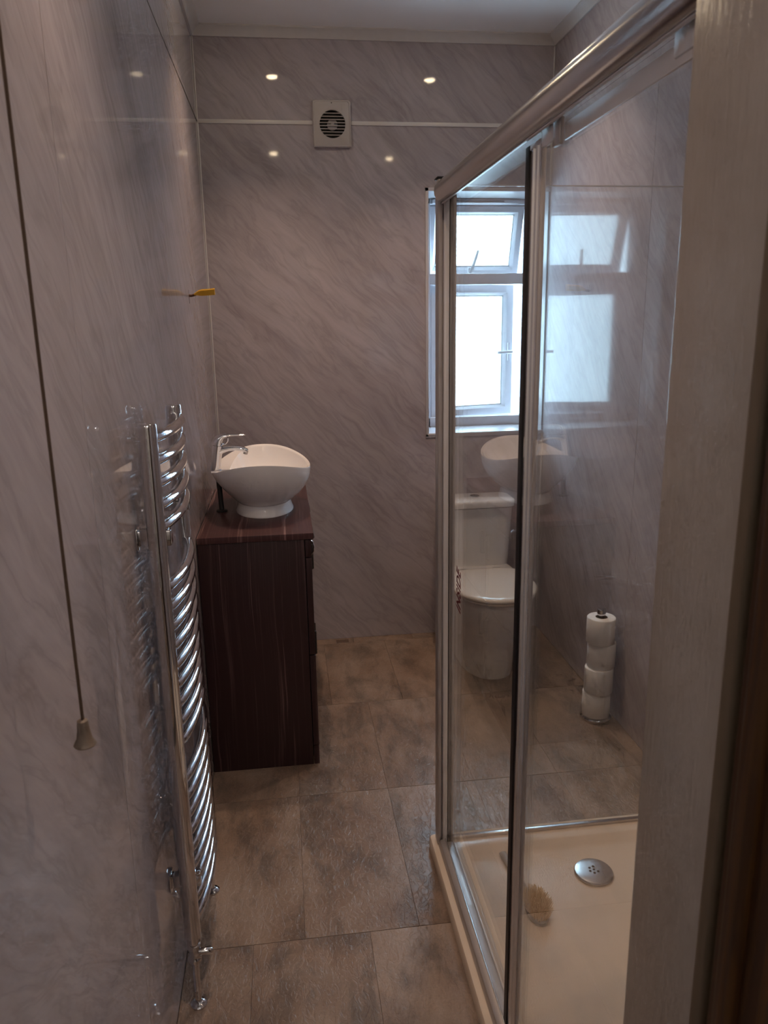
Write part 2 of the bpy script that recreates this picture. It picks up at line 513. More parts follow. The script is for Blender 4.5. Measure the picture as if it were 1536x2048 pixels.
# hallway round the camera
o = boxes('wall_hall', [(-1.05, -0.95, -1.3, YN - 0.12, -0.1, 2.7), (1.0, 1.1, -1.3, YN - 0.127, -0.1, 2.7), (-1.05, 1.1, -1.4, -1.3, -0.1, 2.7),
                        (-1.05, XL - 0.0, YN - 0.127, YN - 0.03, -0.1, 2.7)], M_hallwall)
st(o, 'cream painted walls of the hallway outside the door', 'wall')
o = box('floor_hall', -1.05, 1.1, -1.4, YN - 0.127, -0.1, -0.003, M_hallfloor)
st(o, 'brown carpet of the hallway outside the door', 'floor')
o = box('ceiling_hall', -1.05, 1.1, -1.4, YN - 0.12, ZC, ZC + 0.1, M_ceil)
st(o, 'plain ceiling of the hallway outside the door', 'ceiling')

# door lining and open door on the right
d1 = thing('door_1', (JX, YN - 0.06, 0), 'white door frame with shadow put into its paint colour, and brown wooden door at the right edge', 'door', kind='structure')
box('door_lining', JX, JX + 0.03, 0.512, YN + 0.006, 0.0, 2.06, M_frame, d1, 0.003, 3)
box('head_lining', XL, JX + 0.03, 0.512, YN + 0.006, 2.03, 2.06, M_frame, d1, 0.003)
box('door_stop', JX - 0.006, JX + 0.03, 0.494, 0.512, 0.0, 2.06, M_stop, d1, 0.004, 3)
dl = box('door_leaf', JX - 0.004, JX + 0.036, -0.20, 0.490, 0.01, 2.02, M_doorw, d1, 0.004, 3)
box('edge_moulding', JX - 0.012, JX + 0.004, 0.450, 0.474, 0.01, 2.02, M_doorw, d1, 0.006, 3)

# unseen fill lamp, added to light surfaces that face the camera
hl = thing('hall_fill_lamp', (0.35, -0.7, ZC), 'round warm fill lamp added in the unseen hallway', 'added fill lamp')
lathe('fill_lamp_base', [(0.06, ZC), (0.06, ZC - 0.02), (0.05, ZC - 0.025)], 0.35, -0.7, M_upvc, hl)
lathe('fill_lamp_shade', [(0.05, ZC - 0.025), (0.11, ZC - 0.04), (0.12, ZC - 0.07), (0.09, ZC - 0.10), (0.03, ZC - 0.112)], 0.35, -0.7, emissive('hall_fill_glow', (1.0, 0.92, 0.87), HALL_FILL * 6), hl)
ld = bpy.data.lights.new('hall_fill_light', 'POINT')
ld.energy = HALL_FILL * 20.0; ld.color = (1.0, 0.92, 0.87); ld.shadow_soft_size = 0.12
lo = bpy.data.objects.new('hall_fill_light', ld); COL.objects.link(lo); lo.location = (0.35, -0.7, ZC - 0.2)

# ------------------------------------------------------------------ window
win = thing('window_1', (0.93, YB, WZ0), 'white window with frosted panes and two sashes ajar above the toilet', 'window', kind='structure')
# reveal lining (deep opening) and slim edge trim on the wall face
boxes('reveal', [(WX0 - 0.004, WX0, YB + 0.0, YOUT, WZ0, WZ1), (WX1, WX1 + 0.004, YB + 0.0, YOUT, WZ0, WZ1), (WX0 - 0.004, WX1 + 0.004, YB, YOUT, WZ1, WZ1 + 0.004)], M_reveal, win)
box('window_sill', WX0 - 0.004, WX1 + 0.004, YB - 0.006, YOUT - 0.03, WZ0 - 0.004, WZ0 + 0.006, M_upvc, win, 0.002)
boxes('edge_trim', [(WX0 - 0.012, WX0 + 0.002, YB - 0.004, YB + 0.002, WZ0 - 0.010, WZ1 + 0.012), (WX0 - 0.012, XR, YB - 0.004, YB + 0.002, WZ1 - 0.002, WZ1 + 0.012),
                    (WX0 - 0.012, XR, YB - 0.004, YB + 0.002, WZ0 - 0.012, WZ0 + 0.002)], M_upvc, win, 0.001)
FY0, FY1 = YW, YW + 0.065
fx0, fx1, fz0, fz1 = WX0 + 0.002, WX1 - 0.001, WZ0 + 0.006, WZ1 - 0.001
tz0, tz1 = 1.668, 1.718
boxes('frame', [(fx0, fx0 + 0.05, FY0, FY1, fz0, fz1), (fx1 - 0.027, fx1, FY0, FY1, fz0, fz1), (fx0, fx1, FY0, FY1, fz1 - 0.022, fz1), (fx0, fx1, FY0, FY1, fz0, fz0 + 0.045)], M_upvc, win, 0.003)
box('transom', fx0 + 0.045, fx1 - 0.025, FY0, FY0 + 0.030, tz0, tz1, M_upvc, win, 0.003)
vent = box('trickle_vent', 0.72, 1.13, FY0 - 0.014, FY0 + 0.002, fz1 - 0.020, fz1 - 0.002, M_upvc, win, 0.003)
box('slot', 0.76, 1.06, FY0 - 0.0155, FY0 - 0.012, fz1 - 0.013, fz1 - 0.009, M_dark, vent)

def sash(name, x0, x1, z0, z1, piv, axis, ang, rail=0.042, botrail=0.042):
    R = Matrix.Translation(piv) @ Matrix.Rotation(ang, 4, axis) @ Matrix.Translation(-Vector(piv))
    y0, y1 = FY0 + 0.032, FY0 + 0.078
    bm = bmesh.new()
    # mitred frame: outer, step and inner rings lofted
    def ring(i, y):
        return [(x0 + i, y, z0 + i), (x1 - i, y, z0 + i), (x1 - i, y, z1 - i), (x0 + i, y, z1 - i)]
    r = rail
    prof = [(0.0, y1), (0.0, y0 + 0.004), (0.004, y0), (r - 0.014, y0), (r - 0.010, y0 + 0.004), (r, y0 + 0.016), (r, y1)]
    rings = [ring(i, y) for i, y in prof]
    vr = [[bm.verts.new(R @ Vector(p)) for p in q] for q in rings]
    m = len(vr)
    for a in range(m):
        A, B = vr[a], vr[(a + 1) % m]
        for i in range(4):
            bm.faces.new((A[i], A[(i + 1) % 4], B[(i + 1) % 4], B[i]))
    s = link(name, mesh_from(bm), M_upvc, win)
    gasket = bmesh.new()
    rg = [ring(r - 0.001, y0 + 0.017), ring(r + 0.004, y0 + 0.018), ring(r + 0.004, y0 + 0.022), ring(r - 0.001, y0 + 0.022)]
    vg = [[gasket.verts.new(R @ Vector(p)) for p in q] for q in rg]
    for a in range(4):
        A, B = vg[a], vg[(a + 1) % 4]
        for i in range(4):
            gasket.faces.new((A[i], A[(i + 1) % 4], B[(i + 1) % 4], B[i]))
    link('gasket', mesh_from(gasket), M_greyp, s)
    pb = box_bm(x0 + r - 0.002, x1 - r + 0.002, y0 + 0.024, y0 + 0.030, z0 + r - 0.002, z1 - r + 0.002)
    bmesh.ops.transform(pb, matrix=R, verts=pb.verts)
    link('pane', mesh_from(pb), M_frost, s)
    return s, R

us, UR = sash('upper_sash', 0.716, 1.174, tz1 - 0.020, 2.024, (0.0, FY0 + 0.032, 2.024), 'X', math.radians(17))
# stay handle on the bottom rail of the upper sash
hb = UR @ Vector((0.935, FY0 + 0.030, tz1 + 0.010))
box('handle', hb.x - 0.016, hb.x + 0.016, hb.y - 0.014, hb.y + 0.004, hb.z - 0.014, hb.z + 0.012, M_upvc, us, 0.003)
tube('handle', [hb + Vector((-0.004, -0.012, -0.012)), hb + Vector((0.002, -0.030, 0.01)), hb + Vector((0.012, -0.062, 0.058)), hb + Vector((0.017, -0.078, 0.085))],
     [(0.006, 0.008), (0.006, 0.008), (0.005, 0.007), (0.004, 0.006)], M_greyp, us, 10)
ls, LR = sash('lower_sash', 0.716, 1.174, fz0 + 0.034, tz0 + 0.004, (0.716, FY0 + 0.05, 0.0), 'Z', math.radians(14), 0.052)
hz = 1.345
def LP(x, y, z): return LR @ Vector((x, y, z))
bmh = box_bm(1.140, 1.156, FY0 + 0.022, FY0 + 0.033, hz - 0.045, hz + 0.045, 0.003)
bmesh.ops.transform(bmh, matrix=LR, verts=bmh.verts)
link('handle', mesh_from(bmh, 40), M_upvc, ls)
tube('handle', [LP(1.158, FY0 + 0.018, hz), LP(1.148, FY0 - 0.002, hz), LP(1.11, FY0 - 0.010, hz), LP(1.060, FY0 - 0.010, hz - 0.002)], [0.008, 0.009, 0.008, 0.007], M_upvc, ls, 10)

# ------------------------------------------------------------------ vanity cabinet
CX1, CY0, CY1, CZ = 0.066, 2.418, 3.185, 0.84
cab = thing('vanity_cabinet', (-0.11, 2.8, 0), 'dark wenge wood vanity cabinet against the left wall', 'cabinet')
box('side_panel', XL + 0.002, CX1 - 0.022, CY0, CY0 + 0.018, 0.0, CZ - 0.022, M_wood, cab, 0.001)
box('side_panel', XL + 0.002, CX1 - 0.022, CY1 - 0.018, CY1, 0.0, CZ - 0.022, M_wood, cab, 0.001)
box('bottom_panel', XL + 0.002, CX1 - 0.024, CY0 + 0.018, CY1 - 0.018, 0.07, 0.088, M_wood, cab)
box('back_panel', XL + 0.002, XL + 0.012, CY0 + 0.018, CY1 - 0.018, 0.088, CZ - 0.022, M_wood, cab)
box('plinth', CX1 - 0.019, CX1 - 0.001, CY0 + 0.001, CY1 - 0.001, 0.0, 0.068, M_wood, cab)
box('worktop', XL + 0.002, CX1 + 0.008, CY0 - 0.004, CY1 + 0.004, CZ - 0.021, CZ, M_woodtop, cab, 0.0012)
for (a, b) in ((0.757, CZ - 0.024), (0.413, 0.753), (0.072, 0.409)):
    for (c, d) in ((CY0 + 0.001, 2.800), (2.803, CY1 - 0.001)):
        dr = box('drawer_front', CX1 - 0.020, CX1, c, d, a, b, M_wood, cab, 0.0015)
        if b > 0.7 and a > 0.7:
            yy = (c + d) / 2
            tube('handle', [(CX1 - 0.001, yy - 0.05, 0.800), (CX1 + 0.010, yy - 0.048, 0.794), (CX1 + 0.014, yy, 0.772), (CX1 + 0.010, yy + 0.048, 0.794), (CX1 - 0.001, yy + 0.05, 0.800)], 0.004, M_darkmetal, dr, 8)
        elif a < 0.1 or a > 0.4:
            yy = d - 0.04 if c < 2.6 else c + 0.04
            tube('handle', [(CX1 - 0.001, yy, b - 0.05), (CX1 + 0.012, yy, b - 0.055), (CX1 + 0.012, yy, b - 0.145), (CX1 - 0.001, yy, b - 0.15)], 0.004, M_darkmetal, dr, 8)
# bow handle whose profile shows past the front edge
tube('bow_handle', [(CX1 - 0.001, CY0 + 0.030, 0.806), (CX1 + 0.006, CY0 + 0.030, 0.800), (CX1 + 0.0095, CY0 + 0.030, 0.785), (CX1 + 0.0075, CY0 + 0.030, 0.768), (CX1 - 0.001, CY0 + 0.030, 0.758)],
     [(0.003, 0.005), (0.003, 0.005), (0.003, 0.006), (0.003, 0.005), (0.003, 0.005)], M_chrome, cab, 8)

# ------------------------------------------------------------------ basin
bs = thing('vessel_basin', (-0.095, 2.79, CZ), 'white ceramic oval vessel basin with wavy rim on the dark cabinet', 'basin')
BX, BY, AX, AY = -0.094, 2.785, 0.178, 0.245
N = 64
def rim(ph):
    c, s = math.cos(ph), math.sin(ph)
    k = 1.0
    z = 1.0225 - 0.0215 * math.cos(2 * ph)
    if c < 0: z -= 0.008 * c * c
    return (BX + AX * k * math.copysign(abs(c) ** 0.92, c), BY + AY * math.copysign(abs(s) ** 0.92, s), z)
rings = []
fx, fy = 0.098, 0.145
zb = 0.880
for tt in (0.0, 0.06, 0.14, 0.26, 0.40, 0.55, 0.70, 0.83, 0.93, 0.985):
    q = []
    for i in range(N):
        ph = 2 * math.pi * i / N
        R_ = rim(ph)
        bx0, by0 = BX + 0.006 + fx * math.cos(ph), BY + 0.005 + fy * math.sin(ph)
        side = 0.5 + 0.5 * math.cos(ph)          # 1 at +x, 0 at the wall side
        e = (1 - (1 - tt) ** (1.75 + 0.6 * side)) * (0.55 + 0.45 * side) + tt * 0.45 * (1 - side)
        q.append((bx0 + (R_[0] - bx0) * e, by0 + (R_[1] - by0) * e, zb + (R_[2] - zb) * tt))
    rings.append(q)
rings.append([(lambda p: (BX + (p[0] - BX) * 0.998, BY + (p[1] - BY) * 0.998, p[2]))(rim(2 * math.pi * i / N)) for i in range(N)])
# inner bowl: the inner edge leaves a ledge for the tap on the wall side
def inner(ph, sc, dz):
    p = rim(ph)
    c = math.cos(ph)
    ledge = 0.058 * max(0.0, -c) ** 1.6
    x = BX + (p[0] - BX) * 0.962 + ledge
    y = BY + (p[1] - BY) * (0.972 - 0.10 * max(0.0, -c))
    cx = BX + 0.018
    return (cx + (x - cx) * sc, BY + (y - BY) * sc, p[2] - dz + 0.0)
rings.append([inner(2 * math.pi * i / N, 1.0, 0.0015) for i in range(N)])
for sc, dz in ((0.985, 0.008), (0.95, 0.022), (0.90, 0.040), (0.83, 0.060), (0.72, 0.082), (0.56, 0.100), (0.36, 0.111), (0.14, 0.115)):
    rr = []
    for i in range(N):
        p = inner(2 * math.pi * i / N, sc, dz)
        # flatten the wave towards the bottom
        f = min(1.0, dz / 0.10)
        zf = 1.016 - dz
        rr.append((p[0], p[1], p[2] * (1 - f) + zf * f))
    rings.append(rr)
loft('bowl', rings, M_ceramic, bs, smooth=60)
fr = []
for sx, z in ((1.06, CZ + 0.0005), (1.065, CZ + 0.006), (1.02, CZ + 0.016), (0.985, CZ + 0.030), (0.975, CZ + 0.044)):
    fr.append([(BX + 0.006 + fx * sx * math.cos(2 * math.pi * i / N), BY + 0.005 + fy * sx * math.sin(2 * math.pi * i / N), z) for i in range(N)])
loft('foot', fr, M_ceramic, bs, smooth=50)
lathe('waste', [(0.024, 0.9025), (0.024, 0.905), (0.018, 0.908), (0.006, 0.909)], BX + 0.018, BY, M_chrome, bs, 20)

# tap
tp = thing('basin_tap', (-0.250, 2.77, 1.0), 'chrome lever mixer tap standing on the basin ledge', 'tap')
TYY = 2.775
tube('tap_body', [(-0.2535, TYY, 0.9935), (-0.2530, TYY, 1.004), (-0.250, TYY, 1.03), (-0.246, TYY, 1.06), (-0.243, TYY, 1.082)],
     [0.0185, 0.0180, 0.0178, 0.0185, 0.0200], M_chrome, tp, 20)
tube('lever', [(-0.245, TYY, 1.084), (-0.243, TYY, 1.094), (-0.236, TYY, 1.107), (-0.222, TYY, 1.116), (-0.195, TYY, 1.119), (-0.165, TYY, 1.118), (-0.143, TYY, 1.1175)],
     [(0.020, 0.020), (0.019, 0.020), (0.015, 0.019), (0.009, 0.016), (0.005, 0.012), (0.0035, 0.009), (0.002, 0.006)], M_chrome, tp, 16)
tube('lever_loop', [(-0.226, TYY - 0.006, 1.086), (-0.214, TYY - 0.006, 1.088), (-0.206, TYY - 0.006, 1.098), (-0.205, TYY - 0.006, 1.112)], 0.0028, M_chrome, tp, 8)
tube('spout', [(-0.246, TYY, 1.058), (-0.230, TYY, 1.066), (-0.205, TYY, 1.071), (-0.180, TYY, 1.072), (-0.155, TYY, 1.067), (-0.140, TYY, 1.058)],
     [(0.018, 0.018), (0.013, 0.015), (0.010, 0.0135), (0.0095, 0.0125), (0.0095, 0.012), (0.009, 0.011)], M_chrome, tp, 16)
tube('aerator', [(-0.143, TYY, 1.061), (-0.147, TYY, 1.048)], 0.008, M_alud, tp, 14)
tube('supply_pipe', [(-0.250, TYY, 0.985), (-0.246, TYY, 0.92), (-0.243, TYY, CZ + 0.001)], 0.009, M_darkmetal, tp, 12)
lathe('pipe_flange', [(0.020, CZ + 0.0005), (0.020, CZ + 0.005), (0.011, CZ + 0.008)], -0.243, TYY, M_darkmetal, tp, 20)

# ------------------------------------------------------------------ towel radiator
rad = thing('towel_radiator', (-0.258, 1.65, 0), 'tall chrome ladder towel radiator with bowed rails on the left wall', 'radiator')
RX, RY0, RY1, RR = -0.256, 1.475, 1.838, 0.0180
post_prof = [(RR * 0.4, 0.168), (RR * 0.85, 0.171), (RR, 0.178), (RR, 1.316), (RR * 0.97, 1.321), (RR * 0.9, 1.323)]
for yy in (RY0, RY1):
    lathe('post', post_prof, RX, yy, M_chrome, rad, 28)
zs = [1.296 - 0.0435 * i for i in range(5)] + [0.998 - 0.0425 * i for i in range(9)] + [0.568 - 0.0425 * i for i in range(9)]
L_ = RY1 - RY0
path = []
for i in range(21):
    q = -0.5 + i / 20
    bow = 0.024 * (1 - (2 * q) ** 2) ** 0.75 if abs(q) < 0.4999 else 0.0
    path.append((bow, q * (L_ - 0.008), 0))
rail_me = mesh_from(loft_bm(tube_rings(path, 0.0115, 14)), 50)
for z in zs:
    link('rail', rail_me, M_chrome, rad, loc=(RX + 0.004, (RY0 + RY1) / 2, z))
for yy in (RY0 + 0.03, RY1 - 0.03):
    for z in (1.095, 0.31):
        b = boxes('wall_bracket', [(XL, XL + 0.006, yy - 0.017, yy + 0.017, z - 0.022, z + 0.022), (XL + 0.004, RX + 0.024, yy - 0.010, yy + 0.010, z - 0.016, z + 0.016)], M_chrome, rad, 0.003)
for yy in (RY0, RY1):
    v = lathe('valve', [(0.007, 0.118), (0.014, 0.120), (0.015, 0.128), (0.0115, 0.134), (0.0115, 0.150), (0.0145, 0.154), (0.0145, 0.164), (0.009, 0.168)], RX, yy, M_chrome, rad, 20)
    tube('pipe', [(RX, yy, 0.0), (RX, yy, 0.07), (RX, yy, 0.122)], 0.0075, M_chrome, rad, 14)
    lathe('pipe_collar', [(0.019, 0.0005), (0.019, 0.004), (0.012, 0.010), (0.0085, 0.011)], RX, yy, M_chrome, rad, 20)
tube('valve_spindle', [(RX + 0.008, RY0, 0.142), (RX + 0.034, RY0, 0.142), (RX + 0.040, RY0, 0.142)], [0.007, 0.0085, 0.005], M_chrome, rad, 14)

# ------------------------------------------------------------------ toilet
to = thing('toilet', (0.845, 3.15, 0), 'white close-coupled toilet with cream seat lid below the window', 'toilet')
TC = 0.846
def pan_ring(z, yf, yb, w, n=48, sq=2.3):
    cy = yf + (yb - yf) * 0.5
    ry = (yb - yf) / 2
    pts = []
    for i in range(n):
        a = 2 * math.pi * i / n
        c, s = math.cos(a), math.sin(a)
        e = 2.0 / (sq if s < 0 else 3.6)
        pts.append((TC + w * math.copysign(abs(c) ** e, c), cy + ry * math.copysign(abs(s) ** e, s), z))
    return pts
pan = [pan_ring(0.0, 2.95, 3.44, 0.118), pan_ring(0.02, 2.946, 3.45, 0.121), pan_ring(0.08, 2.938, 3.45, 0.124), pan_ring(0.16, 2.915, 3.46, 0.136),
       pan_ring(0.24, 2.880, 3.47, 0.154), pan_ring(0.31, 2.845, 3.48, 0.168), pan_ring(0.355, 2.825, 3.485, 0.174), pan_ring(0.378, 2.822, 3.485, 0.175), pan_ring(0.384, 2.830, 3.48, 0.170)]
loft('pan', pan, M_ceramic, to, smooth=60)
def seat_ring(z, inset, n=56):
    yf, yb, w = 2.800 + inset, 3.225 - inset * 0.6, 0.184 - inset
    pts = []
    for i in range(n):
        a = 2 * math.pi * i / n
        c, s = math.cos(a), math.sin(a)
        yc = 3.03
        if s < 0: pts.append((TC + w * math.copysign(abs(c) ** 0.95, c), yc + (yc - yf) * s, z))
        else:
            e = 2 / 4.5
            pts.append((TC + (w - 0.006 * s) * math.copysign(abs(c) ** e, c), yc + (yb - yc) * abs(s) ** e, z))
    return pts
loft('seat', [seat_ring(0.3855, 0.010), seat_ring(0.388, 0.006), seat_ring(0.396, 0.005), seat_ring(0.398, 0.008)], M_seat, to, smooth=50)
loft('seat_lid', [seat_ring(0.3985, 0.006), seat_ring(0.400, 0.001), seat_ring(0.406, 0.0), seat_ring(0.412, 0.004), seat_ring(0.416, 0.013), seat_ring(0.4185, 0.035), seat_ring(0.419, 0.08)], M_seat, to, smooth=60)
for sx in (-0.075, 0.075):
    tube('hinge', [(TC + sx - 0.018, 3.238, 0.400), (TC + sx + 0.018, 3.238, 0.400)], 0.010, M_chrome, to, 14)
CC = 0.868
cis = [rrect(CC - 0.148, CC + 0.148, 3.350, 3.500, 0.04, 0.384), rrect(CC - 0.150, CC + 0.150, 3.345, 3.500, 0.04, 0.42), rrect(CC - 0.159, CC + 0.159, 3.338, 3.501, 0.042, 0.58), rrect(CC - 0.163, CC + 0.163, 3.336, 3.501, 0.042, 0.662)]
loft('cistern', cis, M_ceramic, to, smooth=50)
lid = [rrect(CC - 0.163, CC + 0.163, 3.334, 3.501, 0.042, 0.664), rrect(CC - 0.170, CC + 0.170, 3.326, 3.502, 0.046, 0.668), rrect(CC - 0.172, CC + 0.172, 3.324, 3.502, 0.046, 0.688),
       rrect(CC - 0.169, CC + 0.169, 3.327, 3.501, 0.046, 0.697), rrect(CC - 0.159, CC + 0.159, 3.338, 3.495, 0.042, 0.702)]
cl = loft('cistern_lid', lid, M_ceramic, to, smooth=50)
lathe('flush_button', [(0.022, 0.702), (0.022, 0.706), (0.019, 0.707), (0.018, 0.7045), (0.017, 0.7085), (0.004, 0.710)], CC - 0.004, 3.425, M_chrome, cl, 24)

# ------------------------------------------------------------------ toilet rolls
hx, hy = 1.140, 2.572
th = thing('toilet_roll_stand', (hx, hy, 0), 'chrome floor stand holding a stack of toilet rolls', 'roll holder')
lathe('base', [(0.050, 0.0), (0.056, 0.002), (0.057, 0.010), (0.054, 0.014), (0.048, 0.0155)], hx, hy, M_chrome, th, 40)
lathe('pole', [(0.0095, 0.0155), (0.0095, 0.425)], hx, hy, M_chrome, th, 18)
lathe('cap', [(0.0125, 0.424), (0.0165, 0.426), (0.0165, 0.446), (0.0145, 0.448)], hx, hy, M_chrome, th, 24)
lab = ['top toilet roll of the stack on the chrome stand', 'second toilet roll from the top, pushed towards the wall', 'third toilet roll from the top with a loose flap', 'bottom toilet roll resting on the stand base']
offs = [(0.0005, -0.002), (0.0095, 0.004), (0.001, -0.003), (-0.001, 0.003)]
for i in range(4):
    z0 = 0.016 + (3 - i) * 0.1005
    r = 0.0525 if i != 2 else 0.0532
    x, y = hx + offs[i][0], hy + offs[i][1]
    o = thing('toilet_roll', (x, y, z0), lab[i], 'toilet roll', 'toilet rolls on the stand')
    n = 48
    def RG(rr, z, wob=0.0):
        return [(x + (rr + wob * math.sin(5 * k * 2 * math.pi / n + i * 2)) * math.cos(k * 2 * math.pi / n), y + (rr + wob * math.sin(5 * k * 2 * math.pi / n + i * 2)) * math.sin(k * 2 * math.pi / n), z0 + z) for k in range(n)]
    bm = loft_bm([RG(0.0225, 0.0), RG(r - 0.003, 0.0), RG(r, 0.003, 0.0004), RG(r, 0.050, 0.0007), RG(r, 0.0965, 0.0004), RG(r - 0.0025, 0.0992), RG(0.0225, 0.0992), RG(0.0225, 0.0)], False, False)
    bmesh.ops.remove_doubles(bm, verts=bm.verts, dist=1e-5)
    link('paper', mesh_from(bm, 50), M_paper, o)
    bm = loft_bm([RG(0.0222, 0.001), RG(0.0222, 0.099), RG(0.0208, 0.099), RG(0.0208, 0.001), RG(0.0222, 0.001)], False, False)
    bmesh.ops.remove_doubles(bm, verts=bm.verts, dist=1e-5)
    link('core', mesh_from(bm, 50), M_card, o)
    if i == 2:
        pts = []
        a0 = math.radians(165)
        for k in range(7):
            a = a0 + k * 0.085
            rr = r + 0.0008 + 0.0045 * (k / 6) ** 2
            pts.append((a, rr))
        bm = bmesh.new()
        A = [[bm.verts.new((x + rr * math.cos(a), y + rr * math.sin(a), z0 + z + 0.002 * math.sin(z * 90 + k))) for k, (a, rr) in enumerate(pts)] for z in (0.003, 0.03, 0.06, 0.097)]
        for p, q in zip(A[:-1], A[1:]):
            for k in range(6): bm.faces.new((p[k], p[k + 1], q[k + 1], q[k]))
        bmesh.ops.solidify(bm, geom=list(bm.faces), thickness=0.0005)
        link('loose_flap', mesh_from(bm, 60), M_paper, o)

# ------------------------------------------------------------------ shower tray
tr = thing('shower_tray', (0.78, 1.285, 0), 'low cream shower tray on the floor at the right', 'shower tray')
tx0, tx1, ty0, ty1, tzt = 0.362, XR - 0.001, YN + 0.005, 1.934, 0.040
rings = [rrect(tx0, tx1, ty0, ty1, 0.012, 0.0), rrect(tx0, tx1, ty0, ty1, 0.012, 0.030), rrect(tx0 + 0.003, tx1, ty0, ty1 - 0.003, 0.012, 0.037), rrect(tx0 + 0.010, tx1 - 0.002, ty0 + 0.002, ty1 - 0.010, 0.012, tzt),
         rrect(tx0 + 0.066, tx1 - 0.045, ty0 + 0.045, ty1 - 0.072, 0.025, tzt), rrect(tx0 + 0.073, tx1 - 0.052, ty0 + 0.052, ty1 - 0.079, 0.03, tzt - 0.002),
         rrect(tx0 + 0.088, tx1 - 0.067, ty0 + 0.067, ty1 - 0.094, 0.04, tzt - 0.015), rrect(tx0 + 0.104, tx1 - 0.083, ty0 + 0.083, ty1 - 0.110, 0.05, tzt - 0.019),
         rrect(tx0 + 0.25, tx1 - 0.25, ty0 + 0.3, ty1 - 0.19, 0.05, tzt - 0.019)]
loft('tray_body', rings, M_tray, tr, smooth=40)
dcx, dcy, dz = 0.782, 1.722, 0.019
dc = lathe('drain_cover', [(0.050, dz), (0.0525, dz + 0.004), (0.053, dz + 0.008), (0.050, dz + 0.0115), (0.040, dz + 0.0135), (0.020, dz + 0.0145), (0.004, dz + 0.0147)], dcx, dcy, M_silver, tr, 48)
lathe('drain_rim', [(0.060, dz - 0.002), (0.060, dz + 0.0012), (0.050, dz + 0.002)], dcx, dcy, M_tray, tr, 48)
for k in range(6):
    a = k * math.pi * 2 / 6 + 0.3
    rr = 0.0125 if k else 0.0
    lathe('hole', [(0.0034, dz + 0.0142), (0.0034, dz + 0.0153)], dcx + rr * math.cos(a), dcy + rr * math.sin(a), M_dark, dc, 10)

# ------------------------------------------------------------------ shower enclosure
en = thing('shower_enclosure', (0.40, 1.28, tzt), 'framed clear glass shower enclosure with sliding door and silver rails', 'shower screen')
GX = 0.413          # fixed glass plane
EY = 1.900          # end panel plane
Y0E = YN + 0.012
RZ0, RZ1 = 1.768, 1.816
# corner post in three shaped pieces
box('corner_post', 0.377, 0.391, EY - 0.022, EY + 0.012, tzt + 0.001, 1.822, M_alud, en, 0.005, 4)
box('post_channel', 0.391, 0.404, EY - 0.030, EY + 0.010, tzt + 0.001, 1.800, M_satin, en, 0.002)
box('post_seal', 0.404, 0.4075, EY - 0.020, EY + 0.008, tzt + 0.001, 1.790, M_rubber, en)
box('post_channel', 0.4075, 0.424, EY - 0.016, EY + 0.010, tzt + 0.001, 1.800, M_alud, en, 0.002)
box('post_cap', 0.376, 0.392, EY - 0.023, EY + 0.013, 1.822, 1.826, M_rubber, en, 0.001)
# top rail: convex outer face
pr = [(0.3855, RZ0), (0.374, RZ0 + 0.006), (0.3680, RZ0 + 0.016), (0.3668, RZ0 + 0.026), (0.3690, RZ0 + 0.036), (0.375, RZ0 + 0.044), (0.384, RZ1), (0.430, RZ1 + 0.001), (0.430, RZ1 - 0.008), (0.394, RZ1 - 0.010), (0.3895, RZ0 + 0.012), (0.3895, RZ0)]
tr_o = loft('top_rail', [[(a, y, b) for a, b in pr] for y in (Y0E, EY - 0.026)], M_alu, en, smooth=35)
box('rail_lip', 0.3850, 0.3892, Y0E, EY - 0.026, RZ0 - 0.0025, RZ0 - 0.0003, M_upvc, tr_o)
# bottom rail
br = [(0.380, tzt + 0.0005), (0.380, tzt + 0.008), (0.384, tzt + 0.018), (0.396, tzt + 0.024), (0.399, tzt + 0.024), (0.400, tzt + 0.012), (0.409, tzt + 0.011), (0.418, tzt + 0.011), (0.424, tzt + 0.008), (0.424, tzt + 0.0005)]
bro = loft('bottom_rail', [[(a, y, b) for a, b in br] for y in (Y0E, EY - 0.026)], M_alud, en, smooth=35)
box('rail_bead', 0.3965, 0.4005, Y0E, EY - 0.03, tzt + 0.021, tzt + 0.0265, M_silver, bro, 0.001)
# fixed glass, front
SY = 1.262          # far edge of the meeting stile
fg = box('fixed_glass', GX - 0.0025, GX + 0.0025, 1.180, EY - 0.012, tzt + 0.012, RZ1 - 0.010, M_glass, en)
box('edge_seal', 0.4000, 0.4100, SY + 0.002, SY + 0.021, tzt + 0.021, RZ0 - 0.003, M_rubber, en, 0.001)
box('edge_strip', 0.4030, 0.4100, SY + 0.021, SY + 0.030, tzt + 0.021, RZ0 - 0.003, M_satin, en, 0.001)
# sticker lettering on the fixed glass
tc = bpy.data.curves.new('sticker_text', 'FONT')
tc.body = 'INSIDE'
tc.size = 0.040
tc.shear = 0.25
tc.extrude = 0.0001
tc.space_character = 1.05
tc.offset = 0.0009
to_ = bpy.data.objects.new('sticker_text', tc)
COL.objects.link(to_)
dg = bpy.context.evaluated_depsgraph_get()
tm = bpy.data.meshes.new_from_object(to_.evaluated_get(dg))
bpy.data.objects.remove(to_, do_unlink=True)
xs = [v.co.x for v in tm.vertices]; kx = 0.114 / (max(xs) - min(xs)); x_0 = min(xs)
for v in tm.vertices:
    a, b, c = (v.co.x - x_0) * kx, v.co.y, v.co.z
    v.co = (GX - 0.0029 - c, 1.757 + b * 1.55, 0.791 + a)
link('inside_sticker', tm, M_red, fg)
